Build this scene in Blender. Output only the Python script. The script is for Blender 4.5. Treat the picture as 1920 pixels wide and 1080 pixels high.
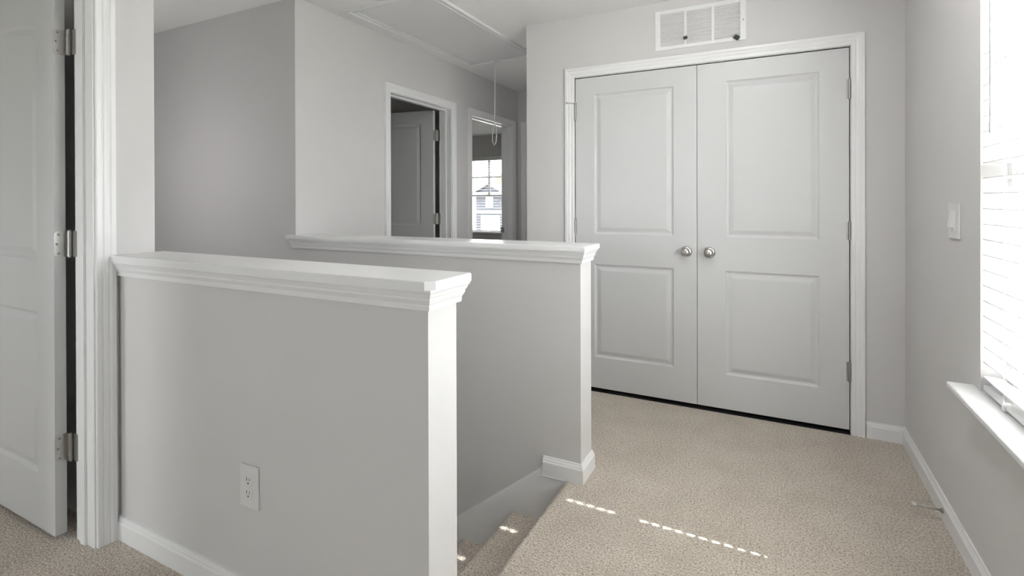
import bpy, bmesh, math, random
from mathutils import Vector, Matrix
random.seed(7)
S = bpy.context.scene
for o in list(bpy.data.objects): bpy.data.objects.remove(o, do_unlink=True)
C = S.collection

# ------------------------------------------------------------------ camera
YAW, PITCH, ROLL, CAM_H = math.radians(27.0039), math.radians(0.1659), math.radians(-0.1669), 1.2329
F_PX, CY = 964.87, 380.91
F = Vector((-math.sin(YAW)*math.cos(PITCH), math.cos(YAW)*math.cos(PITCH), -math.sin(PITCH)))
R0 = Vector((math.cos(YAW), math.sin(YAW), 0)); U0 = R0.cross(F)
R1 = R0*math.cos(ROLL) + U0*math.sin(ROLL); U1 = -R0*math.sin(ROLL) + U0*math.cos(ROLL)
cd = bpy.data.cameras.new('camera'); cam = bpy.data.objects.new('camera', cd); C.objects.link(cam)
M = Matrix((R1, U1, -F)).transposed().to_4x4(); M.translation = (0, 0, CAM_H)
cam.matrix_world = M
cd.sensor_width = 36; cd.lens = F_PX/1920*36; cd.shift_y = -(540-CY)/1920; cd.shift_x = 0
cd.clip_start = 0.02; cd.clip_end = 500
S.camera = cam

# ------------------------------------------------------------------ sky, sun, exposure
SKY, SUN, FILL_LANDING, FILL_STAIR, FILL_HALL = 3.3, 15.0, 8.8, 2.3, 3.2  # last three drive added fill lamps, all out of view
S.view_settings.view_transform = 'Standard'; S.view_settings.look = 'None'
S.view_settings.gamma = 1; S.view_settings.use_curve_mapping = False
S.view_settings.exposure = 2.27
W = bpy.data.worlds.new('hazy_sky'); S.world = W; W.use_nodes = True
nt = W.node_tree; bg = nt.nodes['Background']
bg.inputs[0].default_value = (0.985, 0.995, 1.02, 1); bg.inputs[1].default_value = SKY
sd = bpy.data.lights.new('sun', 'SUN'); sun = bpy.data.objects.new('sun', sd); C.objects.link(sun)
sd.energy = SUN; sd.angle = math.radians(0.53); sd.color = (1, 0.985, 0.965)
SUN_DIR = Vector((-1, 0.017, -1.13)).normalized()
sun.rotation_euler = SUN_DIR.to_track_quat('-Z', 'Y').to_euler(); sun.location = (6, 2, 8)

def portal(name, loc, rot, sx, sy):
    l = bpy.data.lights.new(name, 'AREA'); l.shape = 'RECTANGLE'; l.size = sx; l.size_y = sy
    l.cycles.is_portal = True
    o = bpy.data.objects.new(name, l); C.objects.link(o); o.location = loc; o.rotation_euler = rot
    return o

# ------------------------------------------------------------------ measured layout
YC, XW, XD1, ZT, CW = 3.2271, 0.5906, -1.1743, 2.0453, 0.0645
XCL, ZC, BB = -1.5276, 2.4504, 0.0841
YH2, XE2, TH2, CZ2 = 2.1376, -0.7546, 0.1425, 1.0386
YH1, XE1, TH1, CZ1 = 1.0323, -0.7584, 0.1256, 1.0418
X0, XH, YFAR = -2.1578, -2.5305, 5.1191
YK = 0.9536
OVH, ZS, YHORN, YOP = 0.0707, 0.6187, 2.2256, 2.1571
CAP = 0.033
XN = -0.8287
YBACK = -2.6
WT = 0.125
WIN_W = 0.92
ZLOW = -2.95
XSTAIR = -5.3
YFW = 8.2

# ------------------------------------------------------------------ materials
def new_mat(name):
    m = bpy.data.materials.new(name); m.use_nodes = True
    return m, m.node_tree, m.node_tree.nodes['Principled BSDF']
def N(nt, t, **k):
    n = nt.nodes.new(t)
    for a, b in k.items(): setattr(n, a, b)
    return n
def flat(name, col, rough=0.5, metal=0.0, spec=0.5):
    m, nt, p = new_mat(name)
    p.inputs['Base Color'].default_value = (*col, 1); p.inputs['Roughness'].default_value = rough
    p.inputs['Metallic'].default_value = metal; p.inputs['Specular IOR Level'].default_value = spec
    return m
def bumpy(name, col, rough, scale, strength, dist=0.001, spec=0.5, var=0.0):
    m, nt, p = new_mat(name)
    p.inputs['Roughness'].default_value = rough; p.inputs['Specular IOR Level'].default_value = spec
    tc = N(nt, 'ShaderNodeTexCoord'); nz = N(nt, 'ShaderNodeTexNoise'); nz.inputs['Scale'].default_value = scale
    nz.inputs['Detail'].default_value = 4
    nt.links.new(tc.outputs['Object'], nz.inputs['Vector'])
    b = N(nt, 'ShaderNodeBump'); b.inputs['Strength'].default_value = strength; b.inputs['Distance'].default_value = dist
    nt.links.new(nz.outputs['Fac'], b.inputs['Height']); nt.links.new(b.outputs['Normal'], p.inputs['Normal'])
    n2 = N(nt, 'ShaderNodeTexNoise'); n2.inputs['Scale'].default_value = 2.3; n2.inputs['Detail'].default_value = 3
    nt.links.new(tc.outputs['Object'], n2.inputs['Vector'])
    mx = N(nt, 'ShaderNodeMix', data_type='RGBA')
    mx.inputs[6].default_value = (*[c*(1-var) for c in col], 1); mx.inputs[7].default_value = (*[min(1, c*(1+var)) for c in col], 1)
    nt.links.new(n2.outputs['Fac'], mx.inputs[0]); nt.links.new(mx.outputs[2], p.inputs['Base Color'])
    return m
M_WALL = bumpy('wall_paint', (0.685, 0.675, 0.675), 0.6, 260, 0.12, 0.0006, 0.35, 0.012)
M_CEIL = bumpy('ceiling_paint', (0.88, 0.875, 0.87), 0.8, 180, 0.15, 0.0006, 0.2, 0.01)
M_TRIM = bumpy('trim_paint', (0.85, 0.853, 0.86), 0.30, 90, 0.05, 0.0004, 0.5, 0.006)
M_DOOR = bumpy('door_paint', (0.645, 0.648, 0.655), 0.38, 120, 0.08, 0.0004, 0.5, 0.006)
M_HATCH = bumpy('hatch_paint', (0.80, 0.805, 0.81), 0.32, 25, 0.12, 0.0008, 0.5, 0.03)
M_BLIND = flat('blind_vinyl', (0.87, 0.87, 0.87), 0.4)
_nt = M_BLIND.node_tree; _p = _nt.nodes['Principled BSDF']; _t = N(_nt, 'ShaderNodeBsdfTranslucent'); _t.inputs[0].default_value = (0.9, 0.9, 0.88, 1)
_m = N(_nt, 'ShaderNodeMixShader'); _m.inputs[0].default_value = 0.08; _nt.links.new(_p.outputs[0], _m.inputs[1]); _nt.links.new(_t.outputs[0], _m.inputs[2]); _nt.links.new(_m.outputs[0], _nt.nodes['Material Output'].inputs[0])
M_CORD = flat('white_cord', (0.86, 0.86, 0.85), 0.7)
M_WAND = flat('clear_wand', (0.45, 0.45, 0.46), 0.25)
M_VINYL = flat('window_vinyl', (0.82, 0.82, 0.82), 0.4)
M_NICKEL = flat('satin_nickel', (0.54, 0.53, 0.51), 0.31, 1.0)
M_VINYL_SHADE = flat('shaded_window_vinyl', (0.26, 0.265, 0.27), 0.5)  # white vinyl with its backlit shade put into the colour
M_NICKEL_D = flat('dull_nickel', (0.42, 0.415, 0.40), 0.4, 1.0)
M_PLASTIC = flat('white_plastic', (0.76, 0.76, 0.76), 0.35)
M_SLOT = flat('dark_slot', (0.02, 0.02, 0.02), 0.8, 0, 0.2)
M_CLIP = flat('dark_green_plastic', (0.016, 0.03, 0.024), 0.45)
M_RUBBER = flat('white_rubber', (0.72, 0.71, 0.68), 0.6)
M_DARK = flat('duct_dark', (0.35, 0.35, 0.35), 0.8)

def carpet_mat():
    m, nt, p = new_mat('beige_carpet')
    p.inputs['Roughness'].default_value = 0.95; p.inputs['Specular IOR Level'].default_value = 0.1
    p.inputs['Sheen Weight'].default_value = 0.25; p.inputs['Sheen Roughness'].default_value = 0.5
    tc = N(nt, 'ShaderNodeTexCoord')
    v = N(nt, 'ShaderNodeTexVoronoi'); v.inputs['Scale'].default_value = 150
    n1 = N(nt, 'ShaderNodeTexNoise'); n1.inputs['Scale'].default_value = 135; n1.inputs['Detail'].default_value = 5; n1.inputs['Roughness'].default_value = 0.7
    n2 = N(nt, 'ShaderNodeTexNoise'); n2.inputs['Scale'].default_value = 5; n2.inputs['Detail'].default_value = 4
    for n in (v, n1, n2): nt.links.new(tc.outputs['Object'], n.inputs['Vector'])
    r1 = N(nt, 'ShaderNodeValToRGB'); e = r1.color_ramp
    e.elements[0].position = 0.32; e.elements[0].color = (0.22, 0.178, 0.136, 1)
    e.elements[1].position = 0.66; e.elements[1].color = (0.97, 0.90, 0.80, 1)
    mid = e.elements.new(0.48); mid.color = (0.68, 0.60, 0.51, 1)
    nt.links.new(n1.outputs['Fac'], r1.inputs['Fac'])
    mx = N(nt, 'ShaderNodeMix', data_type='RGBA', blend_type='MULTIPLY'); mx.inputs[0].default_value = 1
    r2 = N(nt, 'ShaderNodeValToRGB'); e = r2.color_ramp
    e.elements[0].position = 0.3; e.elements[0].color = (0.87, 0.86, 0.84, 1); e.elements[1].position = 0.7; e.elements[1].color = (1, 1, 1, 1)
    nt.links.new(n2.outputs['Fac'], r2.inputs['Fac'])
    nt.links.new(r1.outputs['Color'], mx.inputs[6]); nt.links.new(r2.outputs['Color'], mx.inputs[7])
    nt.links.new(mx.outputs[2], p.inputs['Base Color'])
    ad = N(nt, 'ShaderNodeMath', operation='ADD')
    nt.links.new(n1.outputs['Fac'], ad.inputs[0]); nt.links.new(v.outputs['Distance'], ad.inputs[1])
    b = N(nt, 'ShaderNodeBump'); b.inputs['Strength'].default_value = 0.9; b.inputs['Distance'].default_value = 0.006
    nt.links.new(ad.outputs[0], b.inputs['Height']); nt.links.new(b.outputs['Normal'], p.inputs['Normal'])
    return m
M_CARPET = carpet_mat()

def siding_mat(name, col, pitch):
    m, nt, p = new_mat(name); p.inputs['Roughness'].default_value = 0.7
    tc = N(nt, 'ShaderNodeTexCoord'); sp = N(nt, 'ShaderNodeSeparateXYZ'); nt.links.new(tc.outputs['Object'], sp.inputs[0])
    d = N(nt, 'ShaderNodeMath', operation='DIVIDE'); d.inputs[1].default_value = pitch; nt.links.new(sp.outputs['Z'], d.inputs[0])
    f = N(nt, 'ShaderNodeMath', operation='FRACT'); nt.links.new(d.outputs[0], f.inputs[0])
    b = N(nt, 'ShaderNodeBump'); b.inputs['Strength'].default_value = 1; b.inputs['Distance'].default_value = 0.02
    nt.links.new(f.outputs[0], b.inputs['Height']); nt.links.new(b.outputs['Normal'], p.inputs['Normal'])
    p.inputs['Base Color'].default_value = (*col, 1)
    return m
M_SIDING = siding_mat('slate_blue_siding', (0.030, 0.032, 0.044), 0.18)
M_SIDING2 = siding_mat('cream_siding', (0.55, 0.52, 0.46), 0.18)
M_ROOF = bumpy('grey_shingle', (0.10, 0.10, 0.11), 0.9, 12, 0.5, 0.02)
M_LAWN = bumpy('lawn', (0.20, 0.20, 0.175), 0.95, 6, 0.5, 0.05, 0.2, 0.3)
M_LEAF = bumpy('autumn_leaves', (0.42, 0.22, 0.10), 0.8, 8, 0.6, 0.05, 0.2, 0.3)
M_BARK = bumpy('bark', (0.12, 0.09, 0.07), 0.9, 20, 0.8, 0.02)
M_GLASSD = flat('house_window_glass', (0.05, 0.07, 0.10), 0.1)

def glass_mat():
    m = bpy.data.materials.new('window_glass'); m.use_nodes = True; nt = m.node_tree
    for n in list(nt.nodes): nt.nodes.remove(n)
    out = N(nt, 'ShaderNodeOutputMaterial'); tr = N(nt, 'ShaderNodeBsdfTransparent'); gl = N(nt, 'ShaderNodeBsdfGlossy')
    gl.inputs['Roughness'].default_value = 0.02; tr.inputs[0].default_value = (0.95, 0.96, 0.95, 1)
    lw = N(nt, 'ShaderNodeLayerWeight'); lw.inputs[0].default_value = 0.5
    pw = N(nt, 'ShaderNodeMath', operation='POWER'); pw.inputs[1].default_value = 4; nt.links.new(lw.outputs['Facing'], pw.inputs[0])
    fr = N(nt, 'ShaderNodeMath', operation='MULTIPLY_ADD'); fr.inputs[1].default_value = 0.6; fr.inputs[2].default_value = 0.035; nt.links.new(pw.outputs[0], fr.inputs[0])
    mx = N(nt, 'ShaderNodeMixShader'); nt.links.new(fr.outputs[0], mx.inputs[0])
    nt.links.new(tr.outputs[0], mx.inputs[1]); nt.links.new(gl.outputs[0], mx.inputs[2]); nt.links.new(mx.outputs[0], out.inputs[0])
    return m
M_GLASS = glass_mat()

# ------------------------------------------------------------------ helpers
def obj(name, bm, mat, parent=None, smooth=False, loc=None):
    if smooth:
        for f in bm.faces: f.smooth = True
    bmesh.ops.recalc_face_normals(bm, faces=bm.faces)
    me = bpy.data.meshes.new(name); bm.to_mesh(me); bm.free(); me.materials.append(mat)
    o = bpy.data.objects.new(name, me); C.objects.link(o)
    if parent is not None: o.parent = parent
    if loc: o.location = loc
    return o
def tag(o, label=None, cat=None, group=None, kind=None):
    if label: o['label'] = label
    if cat: o['category'] = cat
    if group: o['group'] = group
    if kind: o['kind'] = kind
    return o
def struct(o, label, cat): return tag(o, label, cat, None, 'structure')
def empty(name, loc=(0, 0, 0), rz=0):
    o = bpy.data.objects.new(name, None); C.objects.link(o); o.location = loc; o.rotation_euler = (0, 0, rz)
    o.empty_display_size = 0.05
    return o
def bx(bm, x0, x1, y0, y1, z0, z1, bev=0.0):
    vs = [bm.verts.new((x, y, z)) for x in (x0, x1) for y in (y0, y1) for z in (z0, z1)]
    fs = [bm.faces.new([vs[i] for i in q]) for q in ((0, 1, 3, 2), (4, 6, 7, 5), (0, 4, 5, 1), (2, 3, 7, 6), (0, 2, 6, 4), (1, 5, 7, 3))]
    if bev:
        es = list({e for f in fs for e in f.edges})
        bmesh.ops.bevel(bm, geom=es, offset=bev, segments=2, affect='EDGES', profile=0.6)
    return vs
def box(name, mat, parent, *a, bev=0.0):
    bm = bmesh.new(); bx(bm, *a, bev=bev); return obj(name, bm, mat, parent)
def cyl(bm, p, q, r, n=12, r2=None):
    p, q = Vector(p), Vector(q); d = (q-p).normalized()
    a = d.orthogonal().normalized(); b = d.cross(a); r2 = r if r2 is None else r2
    A = [bm.verts.new(p+(a*math.cos(t)+b*math.sin(t))*r) for t in [2*math.pi*i/n for i in range(n)]]
    B = [bm.verts.new(q+(a*math.cos(t)+b*math.sin(t))*r2) for t in [2*math.pi*i/n for i in range(n)]]
    for i in range(n):
        f = bm.faces.new((A[i], A[(i+1) % n], B[(i+1) % n], B[i])); f.smooth = True
    bm.faces.new([bm.verts.new(v.co) for v in A]); bm.faces.new([bm.verts.new(v.co) for v in B])
def tube(bm, pts, r, n=8):
    pts = [Vector(p) for p in pts]; rings = []; prev = None
    for i, p in enumerate(pts):
        d = (pts[min(i+1, len(pts)-1)]-pts[max(i-1, 0)]).normalized()
        a = d.orthogonal().normalized() if prev is None else (prev - d*prev.dot(d)).normalized()
        prev = a; b = d.cross(a)
        rings.append([bm.verts.new(p+(a*math.cos(2*math.pi*k/n)+b*math.sin(2*math.pi*k/n))*r) for k in range(n)])
    for A, B in zip(rings, rings[1:]):
        for k in range(n):
            f = bm.faces.new((A[k], A[(k+1) % n], B[(k+1) % n], B[k])); f.smooth = True
    bm.faces.new(rings[0]); bm.faces.new(rings[-1])
def lathe(bm, prof, axis_o, axis_d, n=32):
    o, d = Vector(axis_o), Vector(axis_d).normalized(); a = d.orthogonal().normalized(); b = d.cross(a); rings = []
    for r, h in prof:
        if r < 1e-6: rings.append([bm.verts.new(o+d*h)])
        else: rings.append([bm.verts.new(o+d*h+(a*math.cos(2*math.pi*k/n)+b*math.sin(2*math.pi*k/n))*r) for k in range(n)])
    for A, B in zip(rings, rings[1:]):
        for k in range(n):
            q = [A[k % len(A)], A[(k+1) % len(A)], B[(k+1) % len(B)], B[k % len(B)]]
            q = list(dict.fromkeys(q))
            if len(q) > 2:
                f = bm.faces.new(q); f.smooth = True
def sweep(bm, path, n, prof, closed_prof=True):
    """prof: (a outward in plane, b along n). Outward = dir x n."""
    P = [Vector(p) for p in path]; n = Vector(n).normalized(); rings = []
    for i, p in enumerate(P):
        ds = []
        if i > 0: ds.append((P[i]-P[i-1]).normalized())
        if i < len(P)-1: ds.append((P[i+1]-P[i]).normalized())
        os_ = [d.cross(n) for d in ds]
        m = os_[0] if len(os_) == 1 else (os_[0]+os_[1])/(1+os_[0].dot(os_[1]))
        rings.append([bm.verts.new(p+m*a+n*b) for a, b in prof])
    k = len(prof)
    for A, B in zip(rings, rings[1:]):
        for j in range(k): bm.faces.new((A[j], A[(j+1) % k], B[(j+1) % k], B[j]))
    bm.faces.new(rings[0]); bm.faces.new(rings[-1])
def grid_wall(bm, axis, c0, c1, us, zs, solid):
    """wall slab between c0,c1 along axis (0=x,1=y); us,zs cell borders; solid(i,j)->bool"""
    def P(c, u, z): return (c, u, z) if axis == 0 else (u, c, z)
    V = {}
    def v(c, u, z):
        k = (c, u, z)
        if k not in V: V[k] = bm.verts.new(P(c, u, z))
        return V[k]
    nu, nz = len(us)-1, len(zs)-1
    S_ = [[solid(i, j) for j in range(nz)] for i in range(nu)]
    g = lambda i, j: 0 <= i < nu and 0 <= j < nz and S_[i][j]
    for i in range(nu):
        for j in range(nz):
            if not g(i, j): continue
            u0, u1, z0, z1 = us[i], us[i+1], zs[j], zs[j+1]
            for c in (c0, c1): bm.faces.new((v(c, u0, z0), v(c, u1, z0), v(c, u1, z1), v(c, u0, z1)))
            if not g(i-1, j): bm.faces.new((v(c0, u0, z0), v(c1, u0, z0), v(c1, u0, z1), v(c0, u0, z1)))
            if not g(i+1, j): bm.faces.new((v(c0, u1, z0), v(c1, u1, z0), v(c1, u1, z1), v(c0, u1, z1)))
            if not g(i, j-1): bm.faces.new((v(c0, u0, z0), v(c1, u0, z0), v(c1, u1, z0), v(c0, u1, z0)))
            if not g(i, j+1): bm.faces.new((v(c0, u0, z1), v(c1, u0, z1), v(c1, u1, z1), v(c0, u1, z1)))
def wall(name, axis, c0, c1, u0, u1, z0, z1, holes, label, mat=None):
    us = sorted({u0, u1, *[h[0] for h in holes], *[h[1] for h in holes]}); zs = sorted({z0, z1, *[h[2] for h in holes], *[h[3] for h in holes]})
    us = [u for u in us if u0 <= u <= u1]; zs = [z for z in zs if z0 <= z <= z1]
    def solid(i, j):
        u = (us[i]+us[i+1])/2; z = (zs[j]+zs[j+1])/2
        return not any(h[0] < u < h[1] and h[2] < z < h[3] for h in holes)
    bm = bmesh.new(); grid_wall(bm, axis, c0, c1, us, zs, solid)
    return struct(obj(name, bm, mat or M_WALL), label, 'wall')

# ------------------------------------------------------------------ floor, ceiling, walls
YB2 = YH2+TH2
bm = bmesh.new()
FT = -0.30
XLR = -5.3      # west end of the left rooms
def floor_slab(bm, x0, x1, y0, y1): bx(bm, x0, x1, y0, y1, FT, 0)
floor_slab(bm, XN+0.024, XW+WT, YH1+TH1, YH2)                       # landing beside the stairs
floor_slab(bm, X0-WT, XW+WT, YBACK, YH1)                         # near landing
floor_slab(bm, XE1, XW+WT, YH1, YH1+TH1); floor_slab(bm, XE2, XW+WT, YH2, YB2)
floor_slab(bm, XH-WT, XW+WT, YB2, YFAR+1.0)                      # hallway and closet
floor_slab(bm, XLR, X0-WT, YBACK, YH1)                           # left room
floor_slab(bm, XLR-1.2, XH-WT, YB2, YFW+0.2)                     # rooms off the hall
# rounded carpet nosing over the top stair
def nosing(bm, xn, z, y0, y1):
    r = 0.024; pts = [(xn+0.010, z-0.052)]
    pts += [(xn+r-r*math.cos(t), z-r+r*math.sin(t)) for t in [-math.pi/5+(math.pi/2+math.pi/5)*i/9 for i in range(10)]]
    pts += [(xn+r, z-0.055)]
    A = [bm.verts.new((x, y0, zz)) for x, zz in pts]; B = [bm.verts.new((x, y1, zz)) for x, zz in pts]
    for i in range(len(pts)):
        f = bm.faces.new((A[i], A[(i+1) % len(pts)], B[(i+1) % len(pts)], B[i])); f.smooth = 1 <= i < 10
    bm.faces.new(A); bm.faces.new(B)
nosing(bm, XN, 0, YH1+TH1, YH2)
struct(obj('floor', bm, M_CARPET), 'beige cut-pile carpet covering the landing and the hallway', 'floor')

# ceiling, with the attic opening cut in
HX0, HX1, HY0, HY1 = -2.405, -1.775, 2.435, 3.90
bm = bmesh.new()
V = lambda *a: bm.verts.new(a)
bx(bm, XLR-1.4, XW+0.4, YBACK-0.3, HY0+0.05, ZC, ZC+0.15); bx(bm, XLR-1.4, XW+0.4, HY1-0.05, YFW+0.4, ZC, ZC+0.15)
bx(bm, XLR-1.4, HX0+0.05, HY0+0.05, HY1-0.05, ZC, ZC+0.15); bx(bm, HX1-0.05, XW+0.4, HY0+0.05, HY1-0.05, ZC, ZC+0.15)
bx(bm, HX0, HX1, HY0, HY1, ZC+0.15, ZC+0.2)
struct(obj('ceiling', bm, M_CEIL), 'flat off-white ceiling over the landing and hall', 'ceiling')

ZWT = 2.07
W1 = (YOP-WIN_W, YOP, ZS-0.02, ZWT)
YB1 = YOP-WIN_W-0.10        # added second window, unseen, brings fill daylight from nearer the viewer
WB = 0.30
W1B = (YB1-WB, YB1, ZS-0.02, ZWT)
wall('wall_right', 0, XW, XW+WT, YBACK-0.1, YFAR+1, FT, ZC, [W1, W1B], 'grey painted wall on the right with the blind-covered window')
XD2 = XD1+1.530
wall('wall_closet', 1, YC, YC+0.11, XCL, XW, 0, ZC, [(XD1, XD2, -1, ZT)], 'grey painted wall around the white double closet doors')
wall('wall_closet_side', 0, XCL, XCL+0.11, YC+0.11, YFAR, 0, ZC, [], 'grey hallway side of the closet box')
wall('wall_closet_back', 1, YC+0.72, YC+0.80, XCL+0.11, XW, 0, ZC, [], 'back wall inside the closet')
wall('wall_stairwell', 1, YH2, YB2, XSTAIR, XE2, ZLOW, ZC, [(XH, XE2+1, CZ2-0.02, ZC+1)], 'grey wall behind the stairs, full height at left and half height at right')
wall('wall_half_front', 1, YH1, YH1+TH1, XSTAIR, XE1, ZLOW, ZC, [(X0, XE1+1, CZ1-0.02, ZC+1)], 'grey front half wall with the outlet, running into the white left wall corner')
JT = 0.019
LD0, LD1 = YK-0.78, YK           # clear opening of the left doorway
wall('wall_left', 0, X0-WT, X0, YBACK, YH1, 0, ZC, [(LD0-JT, LD1+JT, -1, ZT+JT)], 'wall on the left with the open white doorway')
W4 = (-1.75, -1.0); W6 = (-4.3, -3.2)
wall('wall_behind', 1, YBACK-0.12, YBACK, XLR-0.1, XW+WT, FT, ZC, [(*W4, ZS, ZWT), (*W6, ZS, ZWT)], 'grey wall behind the viewer')
wall('wall_left_room', 0, XLR-0.12, XLR, YBACK, YH1, 0, ZC, [], 'far wall of the unlit left room')
D1 = (2.985, 3.790); D2 = (4.135, 4.960)
wall('wall_hall', 0, XH-WT, XH, YB2, YFAR+0.12, 0, ZC, [(D1[0]-JT, D1[1]+JT, -1, ZT+JT), (D2[0]-JT, D2[1]+JT, -1, ZT+JT)], 'light grey left wall of the hallway with two doorways')
D3 = (-2.425, -1.665)
wall('wall_hall_end', 1, YFAR, YFAR+0.12, XH, XCL+0.11, 0, ZC, [(D3[0]-JT, D3[1]+JT, -1, ZT+JT)], 'grey end wall of the hallway')
wall('wall_bedroom_divider', 1, 3.93, 4.03, XLR-1.2, XH-WT, 0, ZC, [], 'wall between the two rooms off the hallway')
wall('wall_bedroom_left', 0, XLR-1.32, XLR-1.2, YB2, YFW+0.2, FT, ZC, [], 'left wall of the rooms off the hallway')
FWX0, FWX1 = -5.175, -4.255
wall('wall_bedroom_far', 1, YFW, YFW+0.14, XLR-1.2, XH, FT, ZC, [(FWX0, FWX1, ZS, ZWT)], 'far bedroom wall with its window')
wall('wall_bedroom_right', 0, XH-WT, XH, YFAR+0.12, YFW+0.14, FT, ZC, [], 'right wall of the far bedroom')
wall('wall_bedroom_front', 1, YH2, YB2, XLR-1.3, XSTAIR, FT, ZC, [], 'front wall of the first bedroom')
wall('wall_beyond_hall', 1, YFAR+1.0, YFAR+1.1, XH, XW+WT, FT, ZC, [], 'wall of the dark space beyond the hall end door')
W5 = (1.32, 1.98, -2.3, -1.2)
wall('wall_stair_end', 0, XSTAIR-0.12, XSTAIR, YH1, YB2, ZLOW, ZC, [W5], 'end wall at the foot of the stairs')
box('wall_under_landing', M_WALL, None, XN+0.04, XW+WT, YH1, YB2, ZLOW, FT-0.001)
struct(bpy.data.objects['wall_under_landing'], 'wall closing the stairwell under the landing', 'wall')
box('floor_lower', M_CARPET, None, XSTAIR, XN+0.04, YH1, YB2, ZLOW-0.1, ZLOW)
struct(bpy.data.objects['floor_lower'], 'carpet at the foot of the stairs', 'floor')

# ------------------------------------------------------------------ stairs
RISE, RUN = 0.2065, 0.2700
st = empty('staircase', (XN, (YH1+TH1+YH2)/2, 0)); tag(st, 'beige carpeted stairs going down to the left between the two half walls', 'stairs')
def child(o, parent):
    o.parent = parent; o.matrix_parent_inverse = Matrix.Translation(-Vector(parent.location)); return o
for k in range(1, 14):
    bm = bmesh.new(); z = -RISE*k; xn = XN-RUN*k
    bx(bm, xn+0.024, xn+RUN+0.029, YH1+TH1+0.013, YH2-0.013, z-RISE-0.02, z)
    nosing(bm, xn, z, YH1+TH1+0.013, YH2-0.013)
    child(obj('step', bm, M_CARPET), st)

# ------------------------------------------------------------------ trim profiles
BASE_P = [(0, 0), (0.014, 0), (0.014, 0.060), (0.0125, 0.064), (0.0105, 0.066), (0.0105, 0.070), (0.008, 0.075), (0.006, 0.080), (0.006, BB), (0, BB)]
CAS_P = [(0, 0), (0, 0.009), (0.003, 0.011), (0.016, 0.0115), (0.018, 0.0103), (0.021, 0.0103), (0.024, 0.0125), (0.034, 0.0145), (0.037, 0.0135), (0.040, 0.014), (0.046, 0.017), (CW-0.005, 0.017), (CW-0.005, 0.0), ]
trim_n = [0]
def trim(bm, label, cat='trim', mat=None, name=None):
    trim_n[0] += 1
    return struct(obj(name or 'trim_%d' % trim_n[0], bm, mat or M_TRIM), label, cat)
def base(name, path, label):   # path on the floor; room side = right-hand of the walking direction
    bm = bmesh.new(); sweep(bm, path, (0, 0, 1), BASE_P); return struct(obj(name, bm, M_TRIM), label, 'baseboard')
RV = 0.005
def casing(axis, c, u0, u1, zt, side, label):
    """c wall face; side = +1/-1 normal direction along axis."""
    bm = bmesh.new()
    n = Vector((side, 0, 0)) if axis == 0 else Vector((0, side, 0))
    P = lambda u, z: (c, u, z) if axis == 0 else (u, c, z)
    path = [P(u0-RV, 0), P(u0-RV, zt+RV), P(u1+RV, zt+RV), P(u1+RV, 0)]
    d = Vector((0, 0, 1)); out = d.cross(n)
    ulow = Vector(P(-1, 0))-Vector(P(0, 0))
    if out.dot(ulow) < 0: path = path[::-1]
    sweep(bm, path, n, CAS_P)
    return trim(bm, label)

casing(1, YC, XD1, XD2, ZT, -1, 'white casing framing the double closet doors')
casing(0, X0, LD0, LD1, ZT, 1, 'white casing around the open doorway at far left')
casing(0, XH, *D1, ZT, 1, 'white casing around the nearer hallway doorway')
casing(0, XH, *D2, ZT, 1, 'white casing around the farther hallway doorway')
casing(1, YFAR, *D3, ZT, -1, 'white casing at the end of the hallway')

def jamb(axis, c0, c1, u0, u1, zt, label, stop=None):
    """lines the opening between wall faces c0<c1; stop=(s0,s1) extent of door stop strip"""
    bm = bmesh.new()
    def B(a0, a1, b0, b1, z0, z1):
        if axis == 0: bx(bm, a0, a1, b0, b1, z0, z1)
        else: bx(bm, b0, b1, a0, a1, z0, z1)
    B(c0, c1, u0-JT, u0, 0, zt+JT); B(c0, c1, u1, u1+JT, 0, zt+JT); B(c0, c1, u0, u1, zt, zt+JT)
    if stop:
        s0, s1 = stop
        B(s0, s1, u0, u0+0.008, 0, zt-0.011); B(s0, s1, u1-0.008, u1, 0, zt-0.011); B(s0, s1, u0, u1, zt-0.011, zt)
    return trim(bm, label)
jamb(0, X0-WT, X0, LD0, LD1, ZT, 'white door jamb of the open doorway at far left', (X0-0.085, X0-0.052))
jamb(0, XH-WT, XH, *D1, ZT, 'white door jamb of the nearer hallway doorway', (XH-0.085, XH-0.052))
jamb(0, XH-WT, XH, *D2, ZT, 'white door jamb of the farther hallway doorway', (XH-0.085, XH-0.052))
jamb(1, YFAR, YFAR+0.12, *D3, ZT, 'white door jamb at the end of the hallway')
bm = bmesh.new()
bx(bm, XD1-0.001, XD1+0.0, YC, YC+0.11, 0, ZT); bx(bm, XD2, XD2+0.001, YC, YC+0.11, 0, ZT); bx(bm, XD1, XD2, YC, YC+0.11, ZT, ZT+0.001)
bx(bm, XD1, XD2, YC+0.042, YC+0.055, ZT-0.02, ZT)
trim(bm, 'white jamb and stop inside the closet opening')

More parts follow.
